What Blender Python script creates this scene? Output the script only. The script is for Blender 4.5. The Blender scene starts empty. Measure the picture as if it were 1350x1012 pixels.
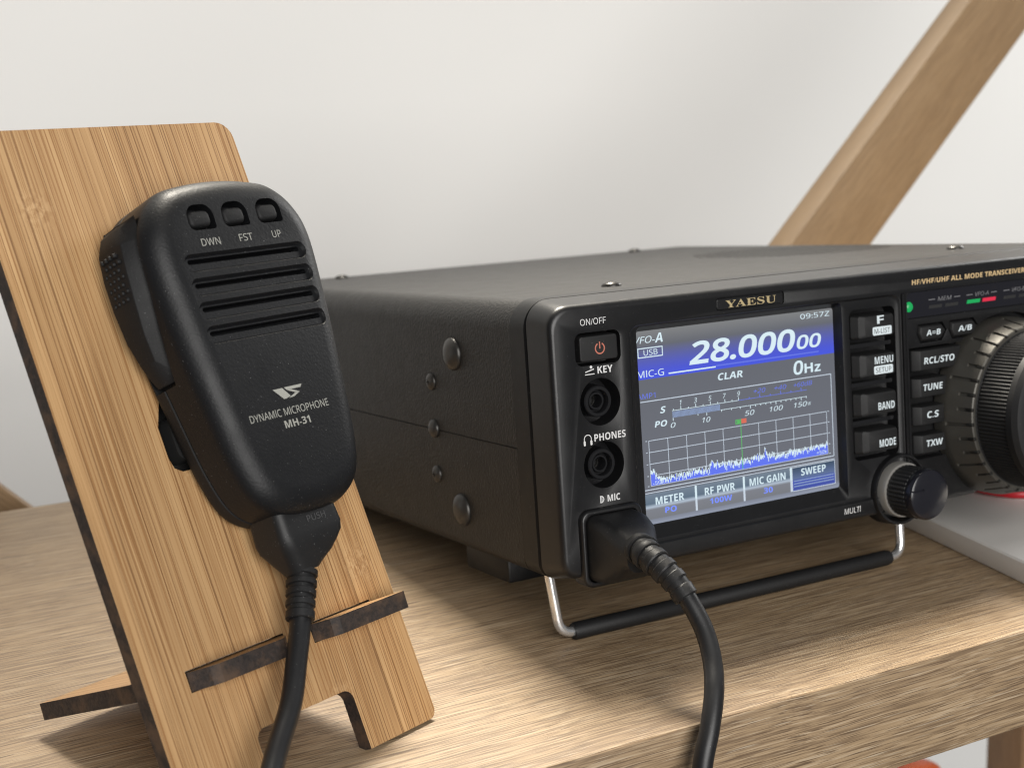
import bpy, bmesh, math, random
from mathutils import Vector, Matrix
random.seed(7)
S = 0.001                      # everything below is written in millimetres
scene = bpy.context.scene
C = scene.collection

# ------------------------------------------------------------------ camera, world, lamps, exposure
cam_d = bpy.data.cameras.new('camera'); cam = bpy.data.objects.new('camera', cam_d); C.objects.link(cam)
r2 = Vector((0.871632, -0.48936828, -0.02786291)); d2 = Vector((-0.11885915, -0.15587253, -0.98059995))
fw = Vector((0.47553145, 0.85803406, -0.19402938))
m = Matrix((r2, -d2, -fw)).transposed().to_4x4()
m.translation = Vector((-222.666, -322.753, 152.83)) * S
cam.matrix_world = m
cam_d.sensor_width = 36; cam_d.lens = 50.84; cam_d.clip_start = 0.01; cam_d.clip_end = 50
cam_d.dof.use_dof = True; cam_d.dof.focus_distance = 0.374; cam_d.dof.aperture_fstop = 22.0
scene.camera = cam

world = bpy.data.worlds.new('World'); scene.world = world; world.use_nodes = True
bg = world.node_tree.nodes['Background']; bg.inputs[0].default_value = (0.95, 0.97, 1.0, 1); bg.inputs[1].default_value = 0.145

def area(name, loc, target, size, power, col=(1, 1, 1), size_y=None, spread=None):
    d = bpy.data.lights.new(name, 'AREA'); o = bpy.data.objects.new(name, d); C.objects.link(o)
    d.energy = power; d.color = col; d.size = size * S
    if spread: d.spread = math.radians(spread)
    if size_y: d.shape = 'RECTANGLE'; d.size_y = size_y * S
    o.location = Vector(loc) * S
    o.rotation_euler = (Vector(target) * S - o.location).to_track_quat('-Z', 'Y').to_euler()
    return o
area('ceiling_lamp', (160, 430, 1000), (140, -150, 0), 320, 3.4, (1.0, 0.93, 0.81), spread=46)
area('room_lamp', (-450, -3000, 900), (0, 0, 80), 2300, 124.0, (1.0, 0.98, 0.95))
area('side_lamp', (1500, 330, 800), (250, 600, 200), 400, 11.0, (1.0, 0.99, 0.97))
scene.view_settings.view_transform = 'Standard'; scene.view_settings.look = 'None'
scene.view_settings.exposure = 0.0; scene.view_settings.gamma = 1.0
scene.view_settings.use_curve_mapping = False
scene.render.engine = 'CYCLES'
scene.cycles.use_denoising = True
scene.cycles.max_bounces = 8; scene.cycles.filter_width = 1.1

# ------------------------------------------------------------------ materials
def nodes_of(mat):
    mat.use_nodes = True
    nt = mat.node_tree; return nt, nt.nodes['Principled BSDF']
def N(nt, t, **kw):
    n = nt.nodes.new(t)
    for k, v in kw.items(): setattr(n, k, v)
    return n
def rgb(c): return (c[0], c[1], c[2], 1)
def ramp(nt, stops, src):
    r = N(nt, 'ShaderNodeValToRGB'); cr = r.color_ramp
    while len(cr.elements) < len(stops): cr.elements.new(0.5)
    for e, (p, c) in zip(cr.elements, stops):
        e.position = p; e.color = rgb(c) if isinstance(c, tuple) else (c, c, c, 1)
    nt.links.new(src, r.inputs[0]); return r.outputs[0]
def mapped(nt, scale, loc=(0, 0, 0)):
    t = N(nt, 'ShaderNodeTexCoord'); mp = N(nt, 'ShaderNodeMapping')
    mp.inputs['Scale'].default_value = scale; mp.inputs['Location'].default_value = loc
    nt.links.new(t.outputs['Object'], mp.inputs[0]); return mp.outputs[0]
def noise(nt, vec, scale, detail=3, rough=0.5):
    n = N(nt, 'ShaderNodeTexNoise'); n.inputs['Scale'].default_value = scale
    n.inputs['Detail'].default_value = detail; n.inputs['Roughness'].default_value = rough
    nt.links.new(vec, n.inputs['Vector']); return n.outputs['Fac']
def mix(nt, a, b, f, mode='MIX'):
    x = N(nt, 'ShaderNodeMix', data_type='RGBA', blend_type=mode)
    for s, v in ((6, a), (7, b)):
        if isinstance(v, tuple): x.inputs[s].default_value = rgb(v)
        else: nt.links.new(v, x.inputs[s])
    if isinstance(f, (int, float)): x.inputs[0].default_value = f
    else: nt.links.new(f, x.inputs[0])
    return x.outputs[2]
def math_(nt, op, a, b=0.0, c=None):
    x = N(nt, 'ShaderNodeMath', operation=op)
    for i, v in enumerate((a, b) if c is None else (a, b, c)):
        if isinstance(v, (int, float)): x.inputs[i].default_value = v
        else: nt.links.new(v, x.inputs[i])
    return x.outputs[0]
def bump(nt, bsdf, h, dist, strength=1.0):
    b = N(nt, 'ShaderNodeBump'); b.inputs['Distance'].default_value = dist; b.inputs['Strength'].default_value = strength
    nt.links.new(h, b.inputs['Height']); nt.links.new(b.outputs[0], bsdf.inputs['Normal'])

def plastic(name, col, rough, grain=0.0, gscale=2500, dust=0.0, metal=0.0, var=0.08, spec=0.5):
    mt = bpy.data.materials.new(name); nt, b = nodes_of(mt)
    b.inputs['Metallic'].default_value = metal
    b.inputs['Specular IOR Level'].default_value = spec
    v = mapped(nt, (1, 1, 1))
    n1 = noise(nt, v, 160, 4, 0.6)
    rr = N(nt, 'ShaderNodeMapRange'); rr.inputs[3].default_value = max(0.02, rough - var); rr.inputs[4].default_value = rough + var
    nt.links.new(n1, rr.inputs[0]); nt.links.new(rr.outputs[0], b.inputs['Roughness'])
    colour = None
    if dust > 0:
        sp = noise(nt, v, 2600, 1, 0.5)
        f = ramp(nt, [(0.735, 0.0), (0.79, 1.0)], sp)
        f2 = math_(nt, 'MULTIPLY', f, dust)
        colour = mix(nt, col, (0.42, 0.42, 0.42), f2)
        nt.links.new(colour, b.inputs['Base Color'])
    else: b.inputs['Base Color'].default_value = rgb(col)
    if grain > 0: bump(nt, b, noise(nt, v, gscale, 2, 0.6), grain * S)
    return mt
def plain(name, col, rough=0.5, metal=0.0):
    mt = bpy.data.materials.new(name); nt, b = nodes_of(mt)
    b.inputs['Base Color'].default_value = rgb(col); b.inputs['Roughness'].default_value = rough; b.inputs['Metallic'].default_value = metal
    return mt
def glow(name, col, strength=1.0):
    mt = bpy.data.materials.new(name); nt, b = nodes_of(mt)
    b.inputs['Base Color'].default_value = (0.01, 0.01, 0.01, 1); b.inputs['Roughness'].default_value = 0.3
    b.inputs['Emission Color'].default_value = rgb(col); b.inputs['Emission Strength'].default_value = strength
    return mt

M = {}
M['case'] = plastic('case_paint', (0.0085, 0.0078, 0.0070), 0.47, 0.20, 1150, dust=0.35, spec=0.32)
M['bezel'] = plastic('bezel_plastic', (0.006, 0.006, 0.0066), 0.36, 0.012, 3500, dust=0.18)
M['bezel_side'] = plastic('bezel_side_plastic', (0.0045, 0.0045, 0.0048), 0.42, 0.03, 2500, dust=0.25, spec=0.26)
M['bezel_gloss'] = plastic('window_gloss', (0.010, 0.010, 0.014), 0.22, var=0.04)
M['key'] = plastic('key_plastic', (0.0085, 0.0085, 0.009), 0.58, 0.02, 3000, dust=0.15, spec=0.36)
M['jack'] = plastic('jack_plastic', (0.009, 0.009, 0.010), 0.22, var=0.05)
M['hole'] = plain('hole_dark', (0.002, 0.002, 0.002), 0.8)
M['rubber'] = plastic('knob_rubber', (0.009, 0.009, 0.0095), 0.55, 0.01, 3000, dust=0.1, spec=0.35)
M['dialring'] = plastic('dial_ring_metallic', (0.085, 0.080, 0.070), 0.46, 0.008, 4000, metal=0.5)
M['silver'] = plastic('brushed_silver', (0.46, 0.445, 0.415), 0.42, 0.01, 4000, metal=0.65)
M['chrome'] = plastic('chrome_wire', (0.78, 0.78, 0.78), 0.22, metal=0.85, var=0.05)
M['screwm'] = plastic('screw_black', (0.045, 0.043, 0.040), 0.34, metal=0.6, dust=0.1)
M['cable'] = plastic('cable_rubber', (0.008, 0.008, 0.0088), 0.42, 0.02, 1400, dust=0.22)
M['plug'] = plastic('plug_rubber', (0.009, 0.009, 0.0095), 0.50, 0.03, 1600, dust=0.4, spec=0.4)
M['white_ink'] = plain('white_ink', (0.62, 0.62, 0.62), 0.5)
M['grey_ink'] = plain('grey_ink', (0.17, 0.17, 0.18), 0.5)
M['mic_ink'] = plain('mic_ink', (0.31, 0.31, 0.28), 0.5)
M['dark_ink'] = plain('dark_ink', (0.02, 0.02, 0.02), 0.5)
M['gold_ink'] = plain('gold_ink', (0.62, 0.45, 0.24), 0.4)
M['gold'] = plastic('gold_letters', (0.85, 0.68, 0.38), 0.33, metal=0.7)
M['red_ink'] = glow('power_symbol_glow', (0.95, 0.30, 0.20), 0.55)
M['key_ink'] = glow('backlit_key_legend', (0.82, 0.90, 0.92), 0.85)
M['led_green'] = glow('green_led', (0.0, 0.50, 0.12), 0.75)
M['led_red'] = glow('red_led', (0.85, 0.02, 0.07), 0.85)
M['scr_white'] = glow('screen_white', (0.72, 0.88, 0.95), 0.95)
M['scr_pale'] = glow('screen_pale', (0.58, 0.66, 0.76), 1.0)
M['scr_blue'] = glow('screen_blue', (0.11, 0.17, 0.85), 1.0)
M['scr_dimblue'] = glow('screen_dim_blue', (0.13, 0.18, 0.76), 1.0)
M['scr_green'] = glow('screen_green', (0.10, 0.55, 0.12), 0.9)
M['scr_red'] = glow('screen_red', (0.75, 0.16, 0.10), 0.9)
M['scr_bar'] = glow('screen_bar', (0.28, 0.38, 0.62), 0.9)
M['scr_dark'] = glow('screen_dark', (0.13, 0.14, 0.22), 0.9)
M['red_plastic'] = plain('red_sheath', (0.42, 0.012, 0.02), 0.4)
M['orange'] = plastic('orange_plastic', (0.75, 0.13, 0.03), 0.4)
M['pale_plastic'] = plastic('pale_plastic', (0.80, 0.77, 0.73), 0.45, 0.005, 1500)

def screen_mat():
    mt = bpy.data.materials.new('screen_glow'); nt, b = nodes_of(mt)
    b.inputs['Base Color'].default_value = (0.012, 0.012, 0.014, 1); b.inputs['Roughness'].default_value = 0.25
    t = N(nt, 'ShaderNodeTexCoord'); sx = N(nt, 'ShaderNodeSeparateXYZ'); nt.links.new(t.outputs['Object'], sx.inputs[0])
    f = math_(nt, 'DIVIDE', sx.outputs[2], 54.0 * S)
    g = (0.118, 0.126, 0.148); bl = (0.05, 0.085, 0.72)
    c = ramp(nt, [(0.0, (0.25, 0.28, 0.36)), (0.035, (0.14, 0.15, 0.18)), (0.755, g), (0.758, bl), (0.80, (0.06, 0.085, 0.62)), (0.93, g), (1.0, (0.19, 0.195, 0.20))], f)
    nt.links.new(c, b.inputs['Emission Color']); b.inputs['Emission Strength'].default_value = 1.0
    return mt
M['screen'] = screen_mat()
def tab_mat(name, stops):
    mt = bpy.data.materials.new(name); nt, b = nodes_of(mt)
    b.inputs['Base Color'].default_value = (0.012, 0.012, 0.014, 1); b.inputs['Roughness'].default_value = 0.25
    t = N(nt, 'ShaderNodeTexCoord'); sx = N(nt, 'ShaderNodeSeparateXYZ'); nt.links.new(t.outputs['Object'], sx.inputs[0])
    f = math_(nt, 'DIVIDE', sx.outputs[2], 9.0 * S)
    nt.links.new(ramp(nt, stops, f), b.inputs['Emission Color']); b.inputs['Emission Strength'].default_value = 1.0
    return mt
M['tab'] = tab_mat('screen_tab', [(0.08, (0.17, 0.18, 0.20)), (0.42, (0.19, 0.20, 0.23)), (0.50, (0.42, 0.50, 0.60)), (0.60, (0.10, 0.15, 0.21)), (0.92, (0.16, 0.21, 0.27))])
M['tab_blue'] = tab_mat('screen_tab_blue', [(0.10, (0.05, 0.08, 0.35)), (0.42, (0.04, 0.07, 0.40)), (0.52, (0.10, 0.15, 0.30)), (0.90, (0.03, 0.06, 0.10))])

def mic_mat():
    mt = bpy.data.materials.new('mic_textured_plastic'); nt, b = nodes_of(mt)
    v = mapped(nt, (1, 1, 1))
    vo = N(nt, 'ShaderNodeTexVoronoi', feature='SMOOTH_F1'); vo.inputs['Scale'].default_value = 1500
    nt.links.new(v, vo.inputs['Vector'])
    n1 = noise(nt, v, 2400, 2); n2 = noise(nt, v, 130, 3)
    h = math_(nt, 'ADD', vo.outputs['Distance'], math_(nt, 'MULTIPLY', n1, 0.6))
    bump(nt, b, h, 0.034 * S)
    sp = noise(nt, v, 2900, 1); f = math_(nt, 'MULTIPLY', ramp(nt, [(0.75, 0.0), (0.80, 1.0)], sp), 0.35)
    nt.links.new(mix(nt, (0.0055, 0.0058, 0.0068), (0.4, 0.4, 0.4), f), b.inputs['Base Color'])
    rr = N(nt, 'ShaderNodeMapRange'); rr.inputs[3].default_value = 0.40; rr.inputs[4].default_value = 0.55
    nt.links.new(n2, rr.inputs[0]); nt.links.new(rr.outputs[0], b.inputs['Roughness']); b.inputs['Specular IOR Level'].default_value = 0.32
    return mt
M['mic'] = mic_mat()
M['lever'] = plastic('lever_plastic', (0.0085, 0.0085, 0.009), 0.60, 0.04, 1800, dust=0.2, spec=0.3)

def bamboo_mat():
    mt = bpy.data.materials.new('bamboo_veneer'); nt, b = nodes_of(mt)
    t = N(nt, 'ShaderNodeTexCoord'); sx = N(nt, 'ShaderNodeSeparateXYZ'); nt.links.new(t.outputs['Object'], sx.inputs[0])
    # wander of the grain
    wv = mapped(nt, (30, 30, 7)); wob = noise(nt, wv, 1.0, 2)
    U = math_(nt, 'ADD', sx.outputs[0], math_(nt, 'MULTIPLY', math_(nt, 'SUBTRACT', wob, 0.5), 0.0025))
    strip = math_(nt, 'FLOOR', math_(nt, 'DIVIDE', math_(nt, 'ADD', U, 0.2023), 0.0185))
    wn = N(nt, 'ShaderNodeTexWhiteNoise', noise_dimensions='1D'); nt.links.new(strip, wn.inputs['W'])
    comb = N(nt, 'ShaderNodeCombineXYZ')
    V = math_(nt, 'ADD', sx.outputs[2], math_(nt, 'MULTIPLY', wn.outputs['Value'], 0.9))
    nt.links.new(U, comb.inputs[0]); nt.links.new(V, comb.inputs[2])
    def grain(su, sv, detail, rough=0.6):
        mp = N(nt, 'ShaderNodeMapping'); mp.inputs['Scale'].default_value = (su, 1, sv)
        nt.links.new(comb.outputs[0], mp.inputs[0]); return noise(nt, mp.outputs[0], 1.0, detail, rough)
    broad = grain(320, 5, 4); fine = grain(2700, 11, 3); lines = grain(2100, 4, 2)
    base = ramp(nt, [(0.25, (0.345, 0.200, 0.088)), (0.5, (0.43, 0.262, 0.122)), (0.75, (0.51, 0.325, 0.158))], broad)
    tone = math_(nt, 'ADD', 0.86, math_(nt, 'MULTIPLY', wn.outputs['Value'], 0.24))
    base = mix(nt, base, N_rgb(nt, tone), 1.0, 'MULTIPLY')
    f = ramp(nt, [(0.40, 0.95), (0.50, 0.0)], fine)
    c = mix(nt, base, (0.27, 0.135, 0.05), f)
    l = ramp(nt, [(0.385, 0.68), (0.42, 0.0)], lines)
    c = mix(nt, c, (0.13, 0.055, 0.018), l)
    # nodes: a short band of pale, broken fibres once along each strip
    fr = math_(nt, 'FRACT', math_(nt, 'DIVIDE', V, 0.19))
    d = math_(nt, 'ABSOLUTE', math_(nt, 'SUBTRACT', fr, 0.5))
    band = ramp(nt, [(0.0, 1.0), (0.032, 0.0)], d)
    su = math_(nt, 'ABSOLUTE', math_(nt, 'SUBTRACT', math_(nt, 'FRACT', math_(nt, 'DIVIDE', math_(nt, 'ADD', U, 0.2023), 0.0185)), 0.5))
    band = math_(nt, 'MULTIPLY', band, ramp(nt, [(0.10, 1.0), (0.30, 0.0)], su))
    bn = N(nt, 'ShaderNodeMapping'); bn.inputs['Scale'].default_value = (700, 1, 420); nt.links.new(comb.outputs[0], bn.inputs[0])
    flecks = ramp(nt, [(0.44, 0.0), (0.56, 1.0)], noise(nt, bn.outputs[0], 1.0, 3, 0.7))
    c = mix(nt, c, mix(nt, (0.60, 0.40, 0.21), (0.25, 0.12, 0.045), flecks), math_(nt, 'MULTIPLY', band, 0.42))
    nt.links.new(c, b.inputs['Base Color'])
    b.inputs['Roughness'].default_value = 0.5; b.inputs['Specular IOR Level'].default_value = 0.35
    bump(nt, b, fine, 0.05 * S, 0.6)
    return mt
def N_rgb(nt, val):
    c = N(nt, 'ShaderNodeCombineXYZ')
    for i in range(3): nt.links.new(val, c.inputs[i])
    return c.outputs[0]
M['bamboo'] = bamboo_mat()
def char_mat():
    mt = bpy.data.materials.new('laser_charred_edge'); nt, b = nodes_of(mt)
    v = mapped(nt, (1, 1, 1)); n1 = noise(nt, v, 900, 4, 0.7)
    n3 = noise(nt, v, 160, 3, 0.6); ch = ramp(nt, [(0.35, (0.010, 0.007, 0.006)), (0.7, (0.040, 0.026, 0.020))], n1)
    nt.links.new(mix(nt, ch, (0.085, 0.048, 0.026), ramp(nt, [(0.48, 0.0), (0.68, 0.75)], n3)), b.inputs['Base Color'])
    b.inputs['Roughness'].default_value = 0.7; bump(nt, b, n1, 0.2 * S); return mt
M['char'] = char_mat()

def oak_mat(name, along, tint=(1, 1, 1), dark=1.0, fig=1.0):
    mt = bpy.data.materials.new(name); nt, b = nodes_of(mt)
    t = N(nt, 'ShaderNodeTexCoord'); mp0 = N(nt, 'ShaderNodeMapping'); nt.links.new(t.outputs['Object'], mp0.inputs[0])
    wob = noise(nt, mapped(nt, (9, 9, 9)), 1.0, 2)
    add = N(nt, 'ShaderNodeVectorMath', operation='ADD'); nt.links.new(mp0.outputs[0], add.inputs[0])
    sc = N(nt, 'ShaderNodeVectorMath', operation='SCALE'); sc.inputs[0].default_value = (0.0, 0.005, 0.005) if along == 0 else (0.01, 0.01, 0.0)
    nt.links.new(math_(nt, 'SUBTRACT', wob, 0.5), sc.inputs['Scale']); nt.links.new(sc.outputs[0], add.inputs[1])
    def g(lo, hi, detail, rough=0.6):
        mp = N(nt, 'ShaderNodeMapping'); s = [hi, hi, hi]; s[along] = lo
        mp.inputs['Scale'].default_value = s; nt.links.new(add.outputs[0], mp.inputs[0]); return noise(nt, mp.outputs[0], 1.0, detail, rough)
    broad = g(3, 55, 5, 0.65); mid = g(26, 1500, 4, 0.65); pore = g(60, 3600, 2, 0.6); pore2 = g(48, 2600, 2, 0.6)
    k = lambda c: (c[0] * tint[0] * dark, c[1] * tint[1] * dark, c[2] * tint[2] * dark)
    base = ramp(nt, [(0.25, k((0.30, 0.205, 0.118))), (0.5, k((0.36, 0.252, 0.146))), (0.78, k((0.42, 0.302, 0.182)))], broad)
    f = ramp(nt, [(0.38, 0.95 * fig), (0.53, 0.0)], mid); c = mix(nt, base, k((0.185, 0.122, 0.070)), f)
    hl = ramp(nt, [(0.56, 0.0), (0.68, 0.6 * fig)], mid); c = mix(nt, c, k((0.52, 0.42, 0.30)), hl)
    p = ramp(nt, [(0.38, 0.95 * fig), (0.46, 0.0)], pore); c = mix(nt, c, k((0.12, 0.075, 0.042)), p)
    p2 = ramp(nt, [(0.60, 0.0), (0.70, 0.6 * fig)], pore2); c = mix(nt, c, k((0.55, 0.46, 0.34)), p2)
    nt.links.new(c, b.inputs['Base Color'])
    rr = N(nt, 'ShaderNodeMapRange'); rr.inputs[3].default_value = 0.42; rr.inputs[4].default_value = 0.62
    nt.links.new(mid, rr.inputs[0]); nt.links.new(rr.outputs[0], b.inputs['Roughness'])
    bump(nt, b, math_(nt, 'ADD', mid, pore), 0.10 * S, 0.8)
    return mt
M['oak'] = oak_mat('oak_board', 0)
M['beam'] = oak_mat('brown_beam', 0, (0.97, 0.90, 0.80), 0.84, 0.35)
M['leg'] = oak_mat('brown_leg', 2, (1.0, 0.85, 0.72), 0.60, 0.4)
def wall_mat():
    mt = bpy.data.materials.new('white_wall_paint'); nt, b = nodes_of(mt)
    v = mapped(nt, (1, 1, 1)); n1 = noise(nt, v, 3, 3); n2 = noise(nt, v, 500, 3)
    nt.links.new(ramp(nt, [(0.3, (0.755, 0.75, 0.73)), (0.7, (0.785, 0.78, 0.76))], n1), b.inputs['Base Color'])
    b.inputs['Roughness'].default_value = 0.85; bump(nt, b, n2, 0.25 * S, 0.6); return mt
M['wall'] = wall_mat()

# ------------------------------------------------------------------ mesh helpers (millimetres)
def finish(name, bm, mat, parent=None, smooth=35, edge_mat=None, mats=None, origin=None):
    me = bpy.data.meshes.new(name)
    if origin is not None: bmesh.ops.translate(bm, verts=bm.verts, vec=-Vector(origin))
    bmesh.ops.scale(bm, verts=bm.verts, vec=(S, S, S))
    bm.to_mesh(me); bm.free()
    for mm in (mats or [mat]): me.materials.append(mm)
    if smooth is not None:
        me.polygons.foreach_set('use_smooth', [True] * len(me.polygons))
        me.set_sharp_from_angle(angle=math.radians(smooth))
    o = bpy.data.objects.new(name, me); C.objects.link(o)
    if parent is not None: o.parent = parent
    if origin is not None and parent is None: o.location = Vector(origin) * S
    return o
def empty(name, mat4, label, cat):
    o = bpy.data.objects.new(name, None); C.objects.link(o); o.empty_display_size = 0.01
    o.matrix_world = mat4; o['label'] = label; o['category'] = cat; return o
def rr(x0, x1, z0, z1, r, n=6):
    """rounded rectangle, counter-clockwise; r a number or (bl, br, tr, tl)"""
    if not isinstance(r, (tuple, list)): r = (r,) * 4
    pts = []
    for (cx, cz, a0), q in zip(((x0, z0, 180), (x1, z0, 270), (x1, z1, 0), (x0, z1, 90)), r):
        q = max(q, 0.01)
        px = cx + q if cx == x0 else cx - q; pz = cz + q if cz == z0 else cz - q
        for i in range(n + 1):
            a = math.radians(a0 + 90 * i / n); pts.append((px + q * math.cos(a), pz + q * math.sin(a)))
    return pts
def circ(cx, cz, r, n=48): return [(cx + r * math.cos(2 * math.pi * i / n), cz + r * math.sin(2 * math.pi * i / n)) for i in range(n)]
def loft(bm, secs, cap=True, f=None):
    """secs: list of rings of 3D points (same count)"""
    rings = [[bm.verts.new(p) for p in s] for s in secs]; n = len(rings[0])
    for a, b in zip(rings, rings[1:]):
        for i in range(n): bm.faces.new((a[i], a[(i + 1) % n], b[(i + 1) % n], b[i]))
    if cap: bm.faces.new(list(reversed(rings[0]))); bm.faces.new(rings[-1])
    return bm
def yloft(bm, items):
    """items: list of (outline[(x,z)], y)"""
    loft(bm, [[(p[0], y, p[1]) for p in o] for o, y in items]); return bm
def fixn(bm): bmesh.ops.recalc_face_normals(bm, faces=bm.faces); return bm
def prism(outline, y0, y1): return fixn(yloft(bmesh.new(), [(outline, y0), (outline, y1)]))
def keycap(bm, x0, x1, z0, z1, r, yb, yf, taper=0.6, round_=0.5):
    """button: base at yb, face at yf (towards the viewer, smaller y)"""
    o = lambda k, y: (rr(x0 + k, x1 - k, z0 + k, z1 - k, max(r - k * 0.3, 0.15)), y)
    secs = [o(0, yb), o(taper * 0.7, yf + round_)]
    for i in range(1, 5):
        a = i / 4 * math.pi / 2; secs.append(o(taper * 0.7 + round_ * (1 - math.cos(a)), yf + round_ * (1 - math.sin(a))))
    yloft(bm, secs); return bm
def box(bm, x0, x1, y0, y1, z0, z1):
    loft(bm, [[(x0, y0, z), (x1, y0, z), (x1, y1, z), (x0, y1, z)] for z in (z0, z1)]); return bm
def lathe(bm, prof, cx, cz, n=64, yaxis=True):
    """prof: (radius, y) from back to front, axis along y"""
    loft(bm, [[(cx + r * math.cos(2 * math.pi * i / n), y, cz + r * math.sin(2 * math.pi * i / n)) for i in range(n)] for r, y in prof]); return bm
def catmull(pts, per=8, closed=False):
    P = [Vector(p) for p in pts]; out = []; n = len(P)
    for i in range(n if closed else n - 1):
        g = lambda k: P[k % n] if closed else P[min(max(k, 0), n - 1)]
        a, b, c, d = g(i - 1), g(i), g(i + 1), g(i + 2)
        for j in range(per):
            t = j / per
            out.append(0.5 * ((2 * b) + (c - a) * t + (2 * a - 5 * b + 4 * c - d) * t * t + (3 * b - a - 3 * c + d) * t ** 3))
    if not closed: out.append(P[-1])
    return out
def tube(bm, path, rad, n=16, cap=True):
    P = [Vector(p) for p in path]; rings = []
    t = (P[1] - P[0]).normalized(); up = Vector((0, 0, 1)) if abs(t.z) < 0.9 else Vector((1, 0, 0))
    u = t.cross(up).normalized()
    for i, p in enumerate(P):
        t = (P[min(i + 1, len(P) - 1)] - P[max(i - 1, 0)]).normalized()
        u = (u - t * u.dot(t)).normalized(); w = t.cross(u)
        r = rad(i / (len(P) - 1)) if callable(rad) else rad
        rings.append([p + r * (math.cos(2 * math.pi * k / n) * u + math.sin(2 * math.pi * k / n) * w) for k in range(n)])
    loft(bm, rings, cap); return fixn(bm)
def boolean(bm, cutters, op='DIFFERENCE', bevel=0.0, seg=2):
    me = bpy.data.meshes.new('tmp'); bm.to_mesh(me); bm.free(); o = bpy.data.objects.new('tmp', me); C.objects.link(o)
    tmp = [o]
    for cb in cutters:
        fixn(cb); mc = bpy.data.meshes.new('cut'); cb.to_mesh(mc); cb.free(); oc = bpy.data.objects.new('cut', mc); C.objects.link(oc); tmp.append(oc)
        md = o.modifiers.new('b', 'BOOLEAN'); md.operation = op; md.solver = 'EXACT'; md.object = oc
    if bevel:
        md = o.modifiers.new('bev', 'BEVEL'); md.width = bevel; md.segments = seg; md.limit_method = 'ANGLE'; md.angle_limit = math.radians(40); md.use_clamp_overlap = True
    dg = bpy.context.evaluated_depsgraph_get(); ev = o.evaluated_get(dg)
    m2 = bpy.data.meshes.new_from_object(ev); out = bmesh.new(); out.from_mesh(m2); bpy.data.meshes.remove(m2)
    for q in tmp: me_ = q.data; bpy.data.objects.remove(q); bpy.data.meshes.remove(me_)
    return out

SANS = True
def sans(s, heavy):
    out = ''
    for ch in s:
        if ch == 'I': ch = 'l'
        if 'A' <= ch <= 'Z': out += chr((0x1D5D4 if heavy else 0x1D5A0) + ord(ch) - 65)
        elif 'a' <= ch <= 'z': out += chr((0x1D5EE if heavy else 0x1D5BA) + ord(ch) - 97)
        elif '0' <= ch <= '9': out += chr((0x1D7EC if heavy else 0x1D7E2) + ord(ch) - 48)
        else: out += ch
    return out
def text(bm, s, x, z, cap, y, width=None, align='L', bold=0.0, shear=0.0, extrude=0.0, spacing=1.0, fy=None, semi=0.0):
    """lettering in the x-z plane facing -y; z is the base line, cap the capital height"""
    s = sans(s, bold > 0.0015 and not semi); bold = semi
    cu = bpy.data.curves.new('t', 'FONT'); cu.body = s; cu.size = 1.0; cu.offset = bold; cu.shear = shear; cu.extrude = 0.0
    cu.space_character = spacing; cu.resolution_u = 4
    o = bpy.data.objects.new('t', cu); C.objects.link(o)
    dg = bpy.context.evaluated_depsgraph_get(); me = bpy.data.meshes.new_from_object(o.evaluated_get(dg))
    co = [v.co.copy() for v in me.vertices]
    k = cap / 0.729
    if co:
        x0 = min(c.x for c in co); x1 = max(c.x for c in co)
        kx = k if width is None else width / (x1 - x0)
        w = (x1 - x0) * kx; ox = {'L': x, 'C': x - w / 2, 'R': x - w}[align]
        vs = []
        for c in co:
            X = ox + (c.x - x0) * kx; Z = z + c.y * k
            vs.append(bm.verts.new((X, (fy(X, Z) if fy else y), Z)))
        for p in me.polygons:
            try: bm.faces.new([vs[i] for i in p.vertices])
            except ValueError: pass
    bpy.data.objects.remove(o); bpy.data.curves.remove(cu); bpy.data.meshes.remove(me)
    return bm
def quad(bm, x0, x1, z0, z1, y, sh=0.0):
    d = sh * (z1 - z0)
    bm.faces.new([bm.verts.new(p) for p in ((x0, y, z0), (x1, y, z0), (x1 + d, y, z1), (x0 + d, y, z1))]); return bm
def poly(bm, pts, y):
    bm.faces.new([bm.verts.new((p[0], y, p[1])) for p in pts]); return bm
def ring_flat(bm, cx, cz, r0, r1, y, a0=0, a1=360, n=32):
    A = [bm.verts.new((cx + r0 * math.cos(math.radians(a0 + (a1 - a0) * i / n)), y, cz + r0 * math.sin(math.radians(a0 + (a1 - a0) * i / n)))) for i in range(n + 1)]
    B = [bm.verts.new((cx + r1 * math.cos(math.radians(a0 + (a1 - a0) * i / n)), y, cz + r1 * math.sin(math.radians(a0 + (a1 - a0) * i / n)))) for i in range(n + 1)]
    for i in range(n): bm.faces.new((A[i], A[i + 1], B[i + 1], B[i]))
    return bm
def rp_split(name, bm, mat, parent, cuts, f=None):
    """one object per height band, so each line of lettering is a part of its own"""
    ed = [-1e9] + list(cuts) + [1e9]
    for a, c in zip(ed, ed[1:]):
        b2 = bm.copy(); kill = [q for q in b2.faces if not (a <= q.calc_center_median().z < c)]
        bmesh.ops.delete(b2, geom=kill, context='FACES')
        if b2.faces: (f or rp)(name, b2, mat, parent, None)
        else: b2.free()
    bm.free()
def frame(bm, x0, x1, z0, z1, w, y):
    quad(bm, x0, x1, z0, z0 + w, y); quad(bm, x0, x1, z1 - w, z1, y); quad(bm, x0, x0 + w, z0 + w, z1 - w, y); quad(bm, x1 - w, x1, z0 + w, z1 - w, y); return bm

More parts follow.
